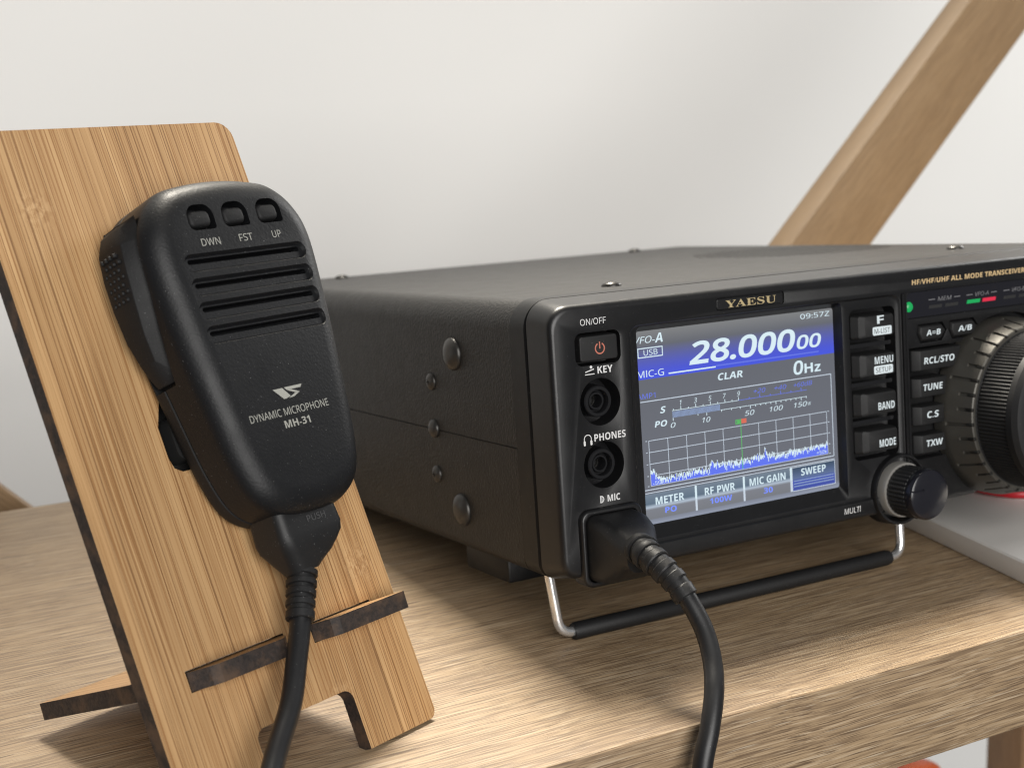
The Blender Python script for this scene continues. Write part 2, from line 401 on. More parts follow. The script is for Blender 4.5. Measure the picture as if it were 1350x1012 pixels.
# ------------------------------------------------------------------ setting: wall and shelf unit
bm = box(bmesh.new(), -1600, 2400, 600, 640, -900, 1500)
w = finish('wall', fixn(bm), M['wall'], smooth=None); w['kind'] = 'structure'; w['label'] = 'plain white painted wall'
unit = empty('shelf_unit', Matrix.Translation(Vector((0, 100, -29.5)) * S), 'oak shelf unit with diagonal wooden braces at its back, carrying the radio and the stand', 'shelf unit')
def upart(name, bm, mat, smooth=30):
    bmesh.ops.translate(bm, verts=bm.verts, vec=(0, -100, 29.5)); return finish(name, bm, mat, unit, smooth)
def bevelled(bm, w, seg=2): return boolean(fixn(bm), [], bevel=w, seg=seg)
upart('shelf_board', bevelled(box(bmesh.new(), -520, 560, -52, 252, -29.5, 0), 0.9, 3), M['oak'])
upart('shelf_board', bevelled(box(bmesh.new(), -520, 560, -52, 252, -409.5, -380), 0.9, 3), M['oak'])
for x in (-480, 399.6 + 22):
    upart('leg', bevelled(box(bmesh.new(), x, x + 40, 230 if x > 0 else 200, 257, -379.9, -29.6), 1.0), M['leg'])
def beam(p, q, w, name='brace'):
    p, q = Vector(p), Vector(q); d = (q - p).normalized(); nn = Vector((-d.z, 0, d.x))
    b = bmesh.new(); L = (q - p).length
    loft(b, [[(s * 1.0, y, t) for y, t in ((0, -w / 2), (17.4, -w / 2), (17.4, w / 2), (0, w / 2))] for s in (0, L)])
    b = bevelled(b, 1.2)
    o = finish(name, b, M['beam'], unit, 30)
    o.matrix_basis = Matrix.Translation(Vector((p.x, p.y - 100, p.z + 29.5)) * S) @ Matrix((d, (0, 1, 0), nn)).transposed().to_4x4()
    return o
beam((-129, 258, -350), (621, 258, 400), 42)
beam((195, 276.5, -350), (-555, 276.5, 400), 42)

# ------------------------------------------------------------------ radio
TH = math.radians(4.6)
RAD = Matrix.Translation(Vector((0, 34 * math.sin(TH), 34 * math.cos(TH))) * S) @ Matrix.Rotation(-TH, 4, 'X')
def r2w(p): return (RAD @ (Vector(p) * S)) / S
radio = empty('radio_transceiver', RAD, 'black amateur radio transceiver with a lit blue and grey screen, propped on a wire stand', 'radio')
def rp(name, bm, mat, parent=radio, smooth=35, **k): return finish(name, bm, mat, parent, smooth, **k)

X0, X1, ZB, ZT, YF, YR = -31.0, 201.5, -11.9, 65.3, 16.5, 248.0
full = rr(X0, X1, ZB, ZT, (4, 4, 8, 8), 8)
topo = [(X0 + 0.0, 24.15)] ; 
up = [p for p in full if p[1] > 24.15]; dn = [p for p in full if p[1] < 23.85]
up_o = [(X1, 24.15)] + up + [(X0, 24.15)]
dn_o = [(X0, 23.85)] + [p for p in full if p[1] < 23.85] + [(X1, 23.85)]
cuts = []
# speaker grille slots in the top cover
for i in range(25):
    for j in range(29):
        if (i - 12) ** 2 / 144 + (j - 14) ** 2 / 196 <= 1:
            cx = 158 + (i - 12) * 3.1 + (1.55 if j % 2 else 0); cy = 124 + (j - 14) * 3.0
            cuts.append((cx, cy))
cb = bmesh.new()
for cx, cy in cuts: loft(cb, [[(cx + a, cy + b, z) for a, b in [(0.95 * math.cos(k * math.pi / 4), 0.95 * math.sin(k * math.pi / 4)) for k in range(8)]] for z in (58, 70)])
rp('top_cover', boolean(prism(up_o, YF, YR), [cb]), M['case'], smooth=30)
rp('bottom_cover', prism(dn_o, YF, YR), M['case'], smooth=30)
rp('chassis', prism(rr(X0 + 0.4, X1 - 0.4, ZB + 0.4, ZT - 9, 4), YF - 2, YR - 0.5), M['hole'])
def screw(pos, nrm, r, h, dome=True, slot=True):
    b = bmesh.new(); n = 28; secs = []
    prof = [(r, -0.5), (r, 0.15)] + [(r * math.cos(a), 0.15 + h * math.sin(a)) for a in [i / 6 * 1.25 for i in range(1, 7)]]
    for q, hh in prof: secs.append([(q * math.cos(2 * math.pi * i / n), q * math.sin(2 * math.pi * i / n), hh) for i in range(n)])
    loft(b, secs); fixn(b)
    if slot:
        c1 = box(bmesh.new(), -r * .36, r * .36, -r * .08, r * .08, h * 0.55, h + 2); c2 = box(bmesh.new(), -r * .08, r * .08, -r * .36, r * .36, h * 0.55, h + 2)
        b = boolean(b, [c1, c2])
    o = rp('screw', b, M['screwm'], smooth=40)
    q = Vector(nrm).to_track_quat('Z', 'Y'); o.matrix_basis = Matrix.Translation(Vector(pos) * S) @ q.to_matrix().to_4x4()
    return o
for (y, z, r, h, sl) in ((52.6, 48.6, 5.0, 2.2, False), (53.6, 0.8, 5.0, 2.2, False), (68.9, 39.0, 2.7, 1.2, True), (69.4, 9.8, 2.7, 1.2, True), (69.2, 24.2, 2.9, 1.5, False)):
    screw((X0, y, z), (-1, 0, 0), r, h, slot=sl)
for (x, y) in ((14.5, 33.8), (165.6, 41.8), (10.0, 235), (159, 236)): screw((x, y, ZT), (0, 0, 1), 3.1, 1.4, slot=True)

# rear ring of the front moulding and the front panel itself
o = lambda k: rr(X0 + k, X1 - k, ZB + k * 0.7, ZT - k, (5, 5, 8 - k * 0.5, 8 - k * 0.5), 8)
rp('bezel_ring', fixn(yloft(bmesh.new(), [(o(0.3), YF - 0.05), (o(-0.35), YF - 0.7), (o(-0.35), 8.0), (o(0.2), 7.3)])), M['bezel_side'])
def face_o(k, r=7.0): return rr(X0 + k, X1 - k, ZB + k * 0.8, ZT - k, (5, 5, r, r), 8)
secs = [(face_o(0.1), 7.0), (face_o(-0.3), 6.4), (face_o(1.2, 6.6), -0.6)]
for i in range(1, 6):
    a = i / 5 * math.pi / 2; secs.append((face_o(1.2 + 1.6 * (1 - math.cos(a)), 6.4), -0.6 - 2.4 * math.sin(a)))
panel = fixn(yloft(bmesh.new(), secs))
def cutl(items): return fixn(yloft(bmesh.new(), items))
cut = []
cut.append(cutl([(rr(-4.6, 95.4, -5.6, 56.6, 3.5), -5), (rr(-4.6, 95.4, -5.6, 56.6, 3.5), -2.9), (rr(-4.0, 94.8, -5.0, 56.0, 3.5), -2.3)]))      # recessed field round the screen
cut.append(cutl([(rr(-1.6, 72.6, -4.2, 55.9, 1.6), -5), (rr(-1.6, 72.6, -4.2, 55.9, 1.6), -2.2), (rr(-0.2, 71.0, -0.4, 54.4, 0.8), 0.05), (rr(-0.2, 71.0, -0.4, 54.4, 0.8), 1.0)]))
cut.append(prism(rr(75.4, 93.8, 7.0, 53.2, 2.2), -5, 2.5))                        # key column
cut.append(prism(rr(-22.0, -7.4, 47.2, 56.2, 2.2), -5, 3))                        # power key
for z in (37.0, 19.6): cut.append(prism(circ(-14.9, z, 6.5), -5, 5))              # jacks
cut.append(prism(rr(25.7, 50.3, 57.7, 61.5, 0.9), -5, -2.3))                     # name plate
cut.append(prism(rr(98.2, 196, 48.3, 56.6, (0.8, 2.5, 2.5, 2.0)), -5, -1.8))      # status window
cut.append(prism([(98.6, 4.0), (128, 4.0), (128, 39.2), (98.6, 39.2)], -5, 1.5))  # key pad
cut.append(prism(circ(141, 16, 30.6, 72), -5.2, 1.2))                             # dial
for a in (102.0, 115.6): cut.append(prism([(a, 43.4), (a + 1.4, 40.4), (a + 10.6, 40.4), (a + 13.0, 43.6), (a + 11.0, 46.3), (a + 0.6, 46.3)], -5.3, -1.0))
fp = rp('front_panel', boolean(panel, cut, bevel=0.28, seg=2), M['bezel'], smooth=40)
# low ridges between key column and key pad
rp('divider_rib', fixn(yloft(bmesh.new(), [(rr(95.7, 98.0, 3.0, 56.6, 0.5), -2.9), (rr(95.9, 96.7, 3.2, 56.4, 0.3), -3.6)])), M['bezel'])
rp('divider_rib', fixn(yloft(bmesh.new(), [(rr(97.1, 98.1, 3.0, 56.6, 0.4), -2.85), (rr(97.3, 97.9, 3.2, 56.4, 0.2), -3.45)])), M['bezel'])

# panel lettering
b = bmesh.new(); YP = -3.05
text(b, 'ON/OFF', -19.9, 58.2, 1.75, YP, width=8.2)
text(b, 'KEY', -15.3, 44.75, 2.0, YP, width=4.9, bold=0.002)
text(b, 'PHONES', -17.6, 26.35, 2.0, YP, width=10.2, bold=0.002)
text(b, 'MIC', -14.5, 9.2, 1.85, YP, width=4.1, bold=0.002)
quad(b, -19.3, -16.3, 44.7, 44.95, YP); poly(b, [(-19.2, 45.35), (-16.4, 46.0), (-16.4, 46.3), (-19.2, 45.65)], YP); poly(b, circ(-17.3, 46.75, 0.42, 12), YP)
ring_flat(b, -19.7, 27.3, 1.0, 1.25, YP, 0, 180, 16); quad(b, -20.95, -20.7, 26.4, 27.3, YP); quad(b, -18.7, -18.45, 26.4, 27.3, YP)
poly(b, rr(-21.1, -20.45, 25.5, 26.9, 0.3, 3), YP - 0.02); poly(b, rr(-18.95, -18.3, 25.5, 26.9, 0.3, 3), YP - 0.02)
quad(b, -16.9, -16.6, 9.1, 11.1, YP); ring_flat(b, -16.6, 10.1, 0.72, 1.0, YP, -90, 90, 12); quad(b, -16.45, -16.2, 9.5, 10.7, YP)
text(b, 'MULTI', 70.0, -8.5, 1.75, -3.05, width=6.6, shear=0.12)
rp_split('panel_lettering', b, M['white_ink'], fp, (0, 18, 36, 52))
b = bmesh.new(); text(b, 'HF/VHF/UHF ALL MODE TRANSCEIVER', 100.6, 58.75, 1.55, YP, width=49.5, bold=0.002, shear=0.06)
rp('panel_lettering', b, M['gold_ink'], fp, None)
b = bmesh.new()
yaloft = rp('name_plate', fixn(yloft(bmesh.new(), [(rr(26.0, 50.0, 58.0, 61.2, 0.8), -2.2), (rr(26.0, 50.0, 58.0, 61.2, 0.8), -2.75), (rr(26.2, 49.8, 58.2, 61.0, 0.6), -2.9)])), M['bezel'], radio)
text(b, '\U0001D418\U0001D400\U0001D404\U0001D412\U0001D414', 29.0, 58.45, 2.2, -2.98, width=18.3, bold=0.003)
rp('name_lettering', b, M['gold'], yaloft, None)

# power key
pk = rp('power_key', fixn(keycap(bmesh.new(), -21.0, -8.2, 48.0, 55.5, 0.9, 2.5, -3.3, 0.5, 0.35)), M['key'])
b = bmesh.new(); ring_flat(b, -14.3, 51.6, 1.25, 1.62, -3.36, 118, 422, 28); quad(b, -14.5, -14.12, 51.5, 53.4, -3.36)
rp('power_symbol', b, M['red_ink'], pk, None)
# jacks
for z in (37.0, 19.6):
    b = bmesh.new(); lathe(b, [(6.4, 4.9), (6.4, 3.2), (4.6, 3.2), (4.4, -1.6), (4.1, -1.9), (3.3, -1.9), (3.1, -1.5), (3.0, 0.2), (2.6, 0.2), (2.5, -0.6), (2.35, -0.8), (1.9, -0.8), (1.75, -0.5), (1.75, 4.0)], -14.9, z, 48)
    j = rp('jack_socket', fixn(b), M['jack'], radio, 35)
    b = bmesh.new(); lathe(b, [(1.95, 4.6), (1.95, 3.0), (1.65, 3.0), (1.6, 4.6)], -14.9, z, 32)
    rp('contact_ring', fixn(b), M['screwm'], j)
# microphone socket frame
b = boolean(fixn(yloft(bmesh.new(), [(rr(-24.4, -4.3, -13.6, 8.0, 3.0), 1.0), (rr(-24.4, -4.3, -13.6, 8.0, 3.0), -4.2), (rr(-23.9, -4.8, -13.1, 7.5, 2.6), -4.8)])), [prism(rr(-23.0, -5.7, -12.2, 6.6, 2.4), -9, -1)], bevel=0.2)
rp('microphone_socket', b, M['bezel'])

# key column with backlit legends
for (z0, z1, a, bt) in ((44.0, 51.5, 'F', 'M-LIST'), (32.1, 39.7, 'MENU', 'SETUP'), (20.3, 27.9, 'BAND', None), (8.8, 16.4, 'MODE', None)):
    bm = bmesh.new()
    oc = lambda k, kl, y: (rr(76.1 + kl, 92.0 - k, z0 + k, z1 - k, 0.9), y)
    yloft(bm, [oc(0, 0, 2.4), oc(0.15, 0.15, -1.8), oc(0.35, 1.6, -3.6), oc(0.6, 3.4, -4.2), oc(0.9, 3.7, -4.35)])
    k = rp('key', fixn(bm), M['key'], radio, 25)
    b = bmesh.new(); y = -4.41
    if a == 'F': text(b, 'F', 84.6, z0 + 4.4, 2.5, y, width=2.8, bold=0.02)
    elif bt: text(b, a, 90.6, z0 + 4.1, 2.25, y, width=7.5, align='R', bold=0.006)
    else: text(b, a, 90.6, z0 + 1.7, 2.35, y, width=6.7, align='R', bold=0.006)
    if bt: poly(b, rr(82.7, 90.4, z0 + 0.95, z0 + 3.5, 0.5, 4), y)
    rp('key_legend', b, M['key_ink'], k, None)
    if bt:
        b = bmesh.new(); text(b, bt, 86.55, z0 + 1.45, 1.5, y - 0.05, width=6.3, align='C', bold=0.0); rp('key_legend', b, M['dark_ink'], k, None)
for z in (41.9, 30.0, 18.3):
    rp('key_spacer', fixn(yloft(bmesh.new(), [(rr(75.6, 93.7, z - 0.75, z + 0.75, 0.4), 2.4), (rr(75.8, 93.5, z - 0.6, z + 0.6, 0.4), -0.6)])), M['jack'])
# key pad beside the dial
pad = [('RCL/STO', [(99.9, 31.7), (116.9, 31.7), (120.2, 38.4), (99.9, 38.4)], 104.8, 33.6, 13.0), ('TUNE', [(99.7, 23.3), (112.6, 23.3), (113.6, 29.6), (99.7, 29.6)], 104.2, 25.3, 8.2),
       ('C.S', [(99.7, 14.6), (111.8, 14.6), (112.0, 20.8), (99.7, 20.8)], 105.4, 16.6, 5.0), ('TXW', [(99.7, 5.6), (112.4, 5.6), (111.8, 11.8), (99.7, 11.8)], 104.8, 7.6, 7.0)]
for s, ol, tx, tz, tw in pad:
    cx = sum(p[0] for p in ol) / 4; cz = sum(p[1] for p in ol) / 4
    sh = lambda k, kl: [(p[0] + (kl if p[0] < cx else -k), p[1] + (k if p[1] < cz else -k)) for p in ol]
    k = rp('key', bevelled(yloft(bmesh.new(), [(sh(0, 0), 1.4), (sh(0.1, 0.1), -2.2), (sh(0.3, 2.2), -4.1)]), 0.35, 2), M['key'], radio, 30)
    b = bmesh.new(); text(b, s, tx - 1.2, tz + 0.25, 2.05, -4.16, width=tw, bold=0.008, shear=0.1); rp('key_legend', b, M['key_ink'], k, None)
for a, s, tx in ((102.0, 'A=B', 106.2), (115.6, 'A/B', 119.8)):
    ol = [(a + .5, 43.4), (a + 1.7, 40.8), (a + 10.3, 40.8), (a + 12.4, 43.6), (a + 10.7, 45.9), (a + 0.9, 45.9)]
    cx = a + 6.4; cz = 43.4
    sh = lambda q: [(cx + (p[0] - cx) * (1 - q / 6), cz + (p[1] - cz) * (1 - q / 2.7)) for p in ol]
    k = rp('key', bevelled(yloft(bmesh.new(), [(sh(0), -0.8), (sh(0.15), -2.6), (sh(0.7), -3.5)]), 0.25, 2), M['key'], radio, 30)
    b = bmesh.new(); text(b, s, tx - 0.6, 42.55, 1.75, -3.56, width=6.0, bold=0.008, shear=0.1); rp('key_legend', b, M['key_ink'], k, None)

# status window
sw = rp('status_window', prism(rr(98.4, 195.8, 48.5, 56.4, (0.7, 2.3, 2.3, 1.8)), -1.75, -2.1), M['bezel_gloss'])
b = bmesh.new()
for x0, s in ((108.3, 'MEM'), (124.6, 'VFO-A'), (141.2, 'VFO-B')):
    quad(b, x0, x0 + 2.8, 53.35, 53.6, -2.16); quad(b, x0 + 11.0, x0 + 13.6, 53.35, 53.6, -2.16)
    text(b, s, x0 + 6.9, 52.8, 1.3, -2.16, width=6.0, align='C', shear=0.2)
rp('window_lettering', b, M['grey_ink'], sw, None)
b = bmesh.new()
for x0 in (108.2, 115.2, 141.0, 148.0): quad(b, x0, x0 + 5.6, 50.7, 51.7, -2.14, 0.3)
rp('unlit_indicator', b, plain('unlit_indicator', (0.022, 0.022, 0.022), 0.4), sw, None)
bm = bmesh.new(); quad(bm, 124.6, 130.4, 50.75, 51.9, -2.18, 0.3); rp('green_indicator', bm, M['led_green'], sw, None)
bm = bmesh.new(); quad(bm, 131.5, 137.4, 50.75, 51.9, -2.18, 0.3); rp('red_indicator', bm, M['led_red'], sw, None)
bm = bmesh.new(); lathe(bm, [(1.6, -1.9), (1.6, -2.2), (1.3, -2.6), (0.7, -2.85)], 99.9, 52.0, 24); rp('indicator_lamp', fixn(bm), M['led_green'])

# main dial
DX, DZ = 141.0, 16.0
bm = bmesh.new(); lathe(bm, [(29.0, 1.0), (29.0, -3.0), (28.6, -4.2), (26.6, -12.6), (26.2, -12.9), (20, -12.9)], DX, DZ, 120); fixn(bm)
gc = bmesh.new()
for i in range(36):
    a = math.radians(i * 10 + 4); lng = i % 3 == 0
    c, s_ = math.cos(a), math.sin(a); y0, y1 = (-3.6, -13.5) if lng else (-7.6, -13.5)
    hw = 0.55; rings = []
    for y in (y0, y1):
        rr_ = (28.8 if y > -8 else 26.6) ; ro = 31; ri = (29 + (y + 3.6) * 0.235) - 1.0
        rings.append([(DX + c * q - s_ * t, y, DZ + s_ * q + c * t) for q, t in ((ri, -hw), (ro, -hw), (ro, hw), (ri, hw))])
    loft(gc, rings)
dial = rp('tuning_dial', boolean(bm, [gc]), M['dialring'], smooth=30)
bm = bmesh.new()
for i in range(36):
    a = math.radians(i * 10 + 4); r0 = 25.9
    cx, cz = DX + (r0 + 0.5) * math.cos(a), DZ + (r0 + 0.5) * math.sin(a)
    lathe(bm, [(0.6, -10.8), (0.6, -12.9), (0.35, -13.2)], cx, cz, 10)
rp('ring_pin', fixn(bm), M['screwm'], dial)
def knurl(cx, cz, r, y0, y1, nth, ny, amp, caps, pm=3):
    secs = [[(cx + q * math.cos(2 * math.pi * i / nth), y, cz + q * math.sin(2 * math.pi * i / nth)) for i in range(nth)] for q, y in caps[0]]
    for j in range(ny + 1):
        y = y0 + (y1 - y0) * j / ny; ring = []
        for i in range(nth):
            q = r + (amp * (0, 0.62, 1.0, 0.62)[i % 4] * (0, 0.8, 1.0, 0.8)[j % 4] if 0 < j < ny else 0)
            ring.append((cx + q * math.cos(2 * math.pi * i / nth), y, cz + q * math.sin(2 * math.pi * i / nth)))
        secs.append(ring)
    secs += [[(cx + q * math.cos(2 * math.pi * i / nth), y, cz + q * math.sin(2 * math.pi * i / nth)) for i in range(nth)] for q, y in caps[1]]
    b = bmesh.new(); loft(b, secs); return fixn(b)
rp('dial_grip', knurl(DX, DZ, 24.6, -13.2, -24.6, 520, 68, 0.50, ([(23.5, -12.0), (25.3, -12.4), (25.3, -13.0)], [(25.2, -24.7), (25.0, -26.8), (24.0, -28.4), (22.0, -29.0), (16.0, -29.2), (15.4, -28.7), (3, -28.4)])), M['rubber'], dial, 25)

# multi knob
KX, KZ = 92.6, -4.0
rp('knob_collar', fixn(lathe(bmesh.new(), [(11.4, 2.0), (11.2, -3.6), (10.9, -4.2), (10.2, -4.2), (9.9, -3.6), (9.6, 1.0)], KX, KZ, 64)), M['bezel'])
kn = rp('multi_knob', fixn(lathe(bmesh.new(), [(8.6, 1.0), (8.6, -5.2), (8.4, -5.6), (7.6, -5.6)], KX, KZ, 64)), M['silver'])
rp('knob_grip', knurl(KX, KZ, 7.55, -5.7, -12.9, 140, 32, 0.48, ([(7.2, -5.0), (7.9, -5.3)], [(7.6, -13.0), (7.55, -13.4)]), 4), M['rubber'], kn, 25)
bm = bmesh.new(); lathe(bm, [(7.3, -13.0), (7.75, -13.4), (7.8, -15.2), (7.5, -15.8), (6.9, -16.1), (0.2, -16.25)], KX, KZ, 64)
cp = boolean(fixn(bm), [box(bmesh.new(), KX - 8, KX - 2.5, -18, -15.8, KZ + 1.7, KZ + 2.2)])
rp('knob_cap', cp, M['bezel_gloss'], kn, 30)

# screen
bm = bmesh.new(); quad(bm, -0.6, 71.3, -0.6, 54.6, 0.0); scr = rp('screen', bm, M['screen'], radio, None)
W, BL, PL, DB = (bmesh.new() for _ in range(4)); Y1, Y2, Y3 = -0.04, -0.08, -0.12
text(W, 'VFO-', -0.9, 51.0, 1.9, Y2, width=6.9, shear=0.22, bold=0); text(W, 'A', 6.0, 50.8, 2.7, Y2, width=2.7, shear=0.18, bold=0.002)
frame(W, 0.0, 8.5, 46.9, 49.7, 0.28, Y2); text(W, 'USB', 2.0, 47.5, 1.6, Y3, width=4.7)
text(W, 'MIC-G', -0.5, 41.4, 1.9, Y2, width=9.0, bold=0); quad(W, 10.1, 26.6, 41.45, 41.85, Y2)
text(W, '28.000', 17.4, 43.4, 6.1, Y2, width=38.8, shear=0.16, semi=0.028); text(W, '00', 56.7, 43.5, 3.9, Y2, width=9.4, shear=0.16, semi=0.024)
text(W, '09:57Z', 58.5, 52.2, 1.5, Y2, width=11.2, bold=0)
text(W, 'CLAR', 27.2, 37.6, 2.0, Y2, width=8.9, shear=0.14, bold=0.002)
text(W, '0', 55.1, 36.0, 3.9, Y2, width=3.7, shear=0.1, semi=0.024); text(W, 'Hz', 59.3, 36.0, 2.9, Y2, width=6.2, bold=0.002)
text(W, 'S', 6.5, 30.7, 1.9, Y2, width=2.0, shear=0.2, bold=0.004); text(W, 'PO', 4.4, 26.9, 1.75, Y2, width=4.3, shear=0.2, bold=0.004)
quad(PL, 0, 69.5, 34.45, 34.7, Y1); quad(PL, 69.25, 69.5, 9.5, 34.45, Y1); quad(PL, 0, 69.25, 9.35, 9.6, Y1); quad(PL, 0, 69.6, 8.45, 8.65, Y1)
text(DB, 'AMP1', -1.0, 35.4, 1.5, Y2, width=6.2)
quad(DB, 26.8, 65.0, 41.75, 42.1, Y2)
quad(W, 10.6, 34.2, 30.85, 31.0, Y2); quad(DB, 34.2, 59.8, 30.85, 31.0, Y2)
for i in range(9):
    x = 10.9 + i * 2.6 + 0.05; big = i % 2 == 1; quad(W, x + 2.6 - 2.6, x + 0.22, 31.0, 31.9 if big else 31.4, Y2)
for i, s in enumerate('13579'): text(W, s, 13.7 + i * 5.15, 32.2, 1.4, Y2, align='C', shear=0.22)
quad(W, 34.1, 34.32, 31.0, 31.9, Y2)
for i, (x, s) in enumerate(((42.0, '+20'), (49.8, '+40'), (58.4, '+60dB'))): text(DB, s, x, 32.2, 1.35, Y2, align='C', shear=0.22, width=(4.4, 4.6, 7.2)[i])
for i in range(6): quad(DB, 38.0 + i * 3.9, 38.25 + i * 3.9, 31.0, 31.8 if i % 2 else 31.4, Y2)
quad(W, 27.6, 59.7, 28.85, 29.0, Y2)
for i, x in enumerate((10.7, 19.4, 22.5, 27.8, 31.4, 34.6, 38.3, 40.2, 42.1, 44.0, 45.9, 47.8, 49.7, 51.6, 53.5, 55.4, 57.4, 59.4)): quad(W, x, x + 0.22, 28.0 if i in (0, 2, 6, 11, 16) else 28.4, 28.85, Y2)
for x, s, ww in ((10.7, '0', 1.7), (22.4, '10', 2.8), (38.0, '50', 3.6), (48.0, '100', 4.9), (57.2, '150', 4.9)): text(W, s, x, 26.1, 1.45, Y2, align='C', shear=0.22, width=ww)
text(W, 'W', 60.0, 26.2, 1.0, Y2, bold=0.0, shear=0.2)
for i in range(42): quad(BL, 10.7 + i * 0.4, 10.7 + i * 0.4 + 0.26, 28.9, 30.65, Y2)
for i in range(11): quad(PL, 2.1 + 6.5 * i - 0.09, 2.1 + 6.5 * i + 0.09, 10.5, 23.4, Y1)
for z in (10.5, 13.4, 16.75, 20.1, 23.4): quad(PL, 2.1, 67.1, z - 0.09, z + 0.09, Y1 - 0.005)
for z in (10.5, 13.4, 16.75, 20.1, 23.4): quad(PL, 67.5, 68.1, z - 0.1, z + 0.1, Y2); quad(PL, 1.0, 1.5, z - 0.1, z + 0.1, Y2)
# sweep trace
F = bmesh.new(); nn = 260; xs = [2.2 + 64.8 * i / nn for i in range(nn)]
def tr(x):
    k = [(2.2, 14.9), (3.2, 14.6), (4.8, 12.6), (8, 12.1), (12, 12.3), (17, 12.6), (22.4, 12.2), (22.9, 14.6), (24.5, 13.4), (27, 13.2), (31, 13.1), (34, 13.2), (38, 13.3), (42.6, 13.6), (43.0, 15.4), (43.5, 13.6), (47, 12.8), (52, 13.2), (58, 13.0), (63, 13.6), (67, 13.4)]
    for (a, b_), (c, d) in zip(k, k[1:]):
        if x <= c: return b_ + (d - b_) * (x - a) / (c - a)
    return k[-1][1]
for x in xs:
    t = tr(x) + random.gauss(0.15, 0.42); lo = t - abs(random.gauss(0.8, 0.38)) - 0.15; dx = 64.8 / nn
    lo = max(lo, 10.7)
    quad(F, x, x + dx, 10.55, lo, Y2 - 0.01); quad(W, x, x + dx, lo, t, Y2 - 0.01)
rp('spectrum_fill', F, M['scr_blue'], scr, None)
text(W, '-50k', 2.7, 10.75, 1.0, Y3 - .03, width=4.0); text(W, '+50k', 62.6, 10.85, 1.0, Y3 - .03, width=4.0)
G = bmesh.new(); frame(G, 32.7, 34.75, 24.0, 25.35, 0.25, Y2); quad(G, 33.2, 34.3, 24.3, 25.0, Y2); quad(G, 34.45, 34.68, 10.6, 23.9, Y3); rp('marker', G, M['scr_green'], scr, None)
G = bmesh.new(); quad(G, 34.85, 36.7, 24.05, 25.4, Y2); rp('marker', G, M['scr_red'], scr, None)
T = bmesh.new()
for x0, x1 in ((-0.4, 17.0), (17.75, 34.35), (35.05, 52.0)): quad(T, x0, x1, 1.0, 8.25, Y1)
rp('menu_tab', T, M['tab'], scr, None)
T = bmesh.new(); quad(T, 52.75, 69.5, 1.0, 8.25, Y1); rp('menu_tab', T, M['tab_blue'], scr, None)
for x in (17.375, 34.7, 52.375): quad(W, x - 0.35, x + 0.35, 4.5, 8.3, Y2); quad(PL, x - 0.35, x + 0.35, 1.0, 4.5, Y2)
frame(PL, 52.75, 69.6, 0.9, 8.25, 0.2, Y2)
for z in (2.2, 3.0, 3.8): quad(BL, 53.4, 69.0, z, z + 0.3, Y2)
text(W, 'METER', 3.3, 4.9, 2.2, Y2, width=9.9, bold=0.003); text(W, 'RF PWR', 20.5, 4.95, 2.2, Y2, width=10.9, bold=0.003)
text(W, 'MIC GAIN', 36.8, 5.1, 2.2, Y2, width=13.5, bold=0.003); text(W, 'SWEEP', 56.3, 5.3, 2.15, Y2, width=9.6, bold=0.003)
B2 = bmesh.new()
for x, s in ((8.4, 'PO'), (26.2, '100W'), (43.6, '30')): text(B2, s, x, 2.1, 1.65, Y2, align='C', bold=0.003, width={'PO': 4.0, '100W': 8.0, '30': 3.4}[s])
rp('screen_lettering', B2, glow('screen_value_blue', (0.17, 0.26, 1.0), 1.1), scr, None)
rp_split('screen_lettering', W, M['scr_white'], scr, (8.9, 24.5, 34.4)); rp_split('meter_bar', BL, M['scr_bar'], scr, (15,))
rp('screen_rules', PL, M['scr_pale'], scr, None); rp('screen_lettering', DB, M['scr_dimblue'], scr, None)

# wire stand and feet, in world coordinates turned into the radio's frame
inv = RAD.inverted()
def w2r(p): return (inv @ (Vector(p) * S)) / S
def fillet(pts, r, per=6):
    out = [Vector(pts[0])]
    for a, b_, c in zip(pts, pts[1:], pts[2:]):
        a, b_, c = Vector(a), Vector(b_), Vector(c); p = b_ + (a - b_).normalized() * r; q = b_ + (c - b_).normalized() * r
        out += [p.lerp(b_, t).lerp(b_.lerp(q, t), t) for t in [i / per for i in range(per + 1)]]
    return out + [Vector(pts[-1])]
WR = 1.45; bz = 2.6; by = 13.0
path = fillet([w2r((-25.2, 16.5, 24)), w2r((-23.2, by, bz)), w2r((107.4, by, bz)), w2r((109.0, 17.5, 24))], 4.5)
st = rp('wire_stand', tube(bmesh.new(), path, WR, 14), M['chrome'])
slv = bmesh.new()
for a, b_ in ((-19.0, 20.0), (21.0, 102.0)):
    tube(slv, [w2r((a + (b_ - a) * t, by, bz)) for t in (0, 0.02, 0.5, 0.98, 1)], lambda t: 2.55 if 0 < t < 1 else 2.2, 18)
rp('rubber_sleeve', slv, M['rubber'], st)
for x0, x1, y0, y1, z0, z1 in ((-25, -9, 38, 66, -20.5, -11.8), (178, 194, 38, 66, -20.5, -11.8)):
    rp('foot', bevelled(box(bmesh.new(), x0, x1, y0, y1, z0, z1), 1.0), M['bezel_side'])
for x in (-22, 178):
    rp('foot', bevelled(box(bmesh.new(), x, x + 14, 205, 219, -17.0, -11.8), 0.8), M['rubber'])
    rp('heat_sink_block', bevelled(box(bmesh.new(), x + 4, x + 12, 62, 74, -18.0, -11.8), 0.6), M['bezel'])

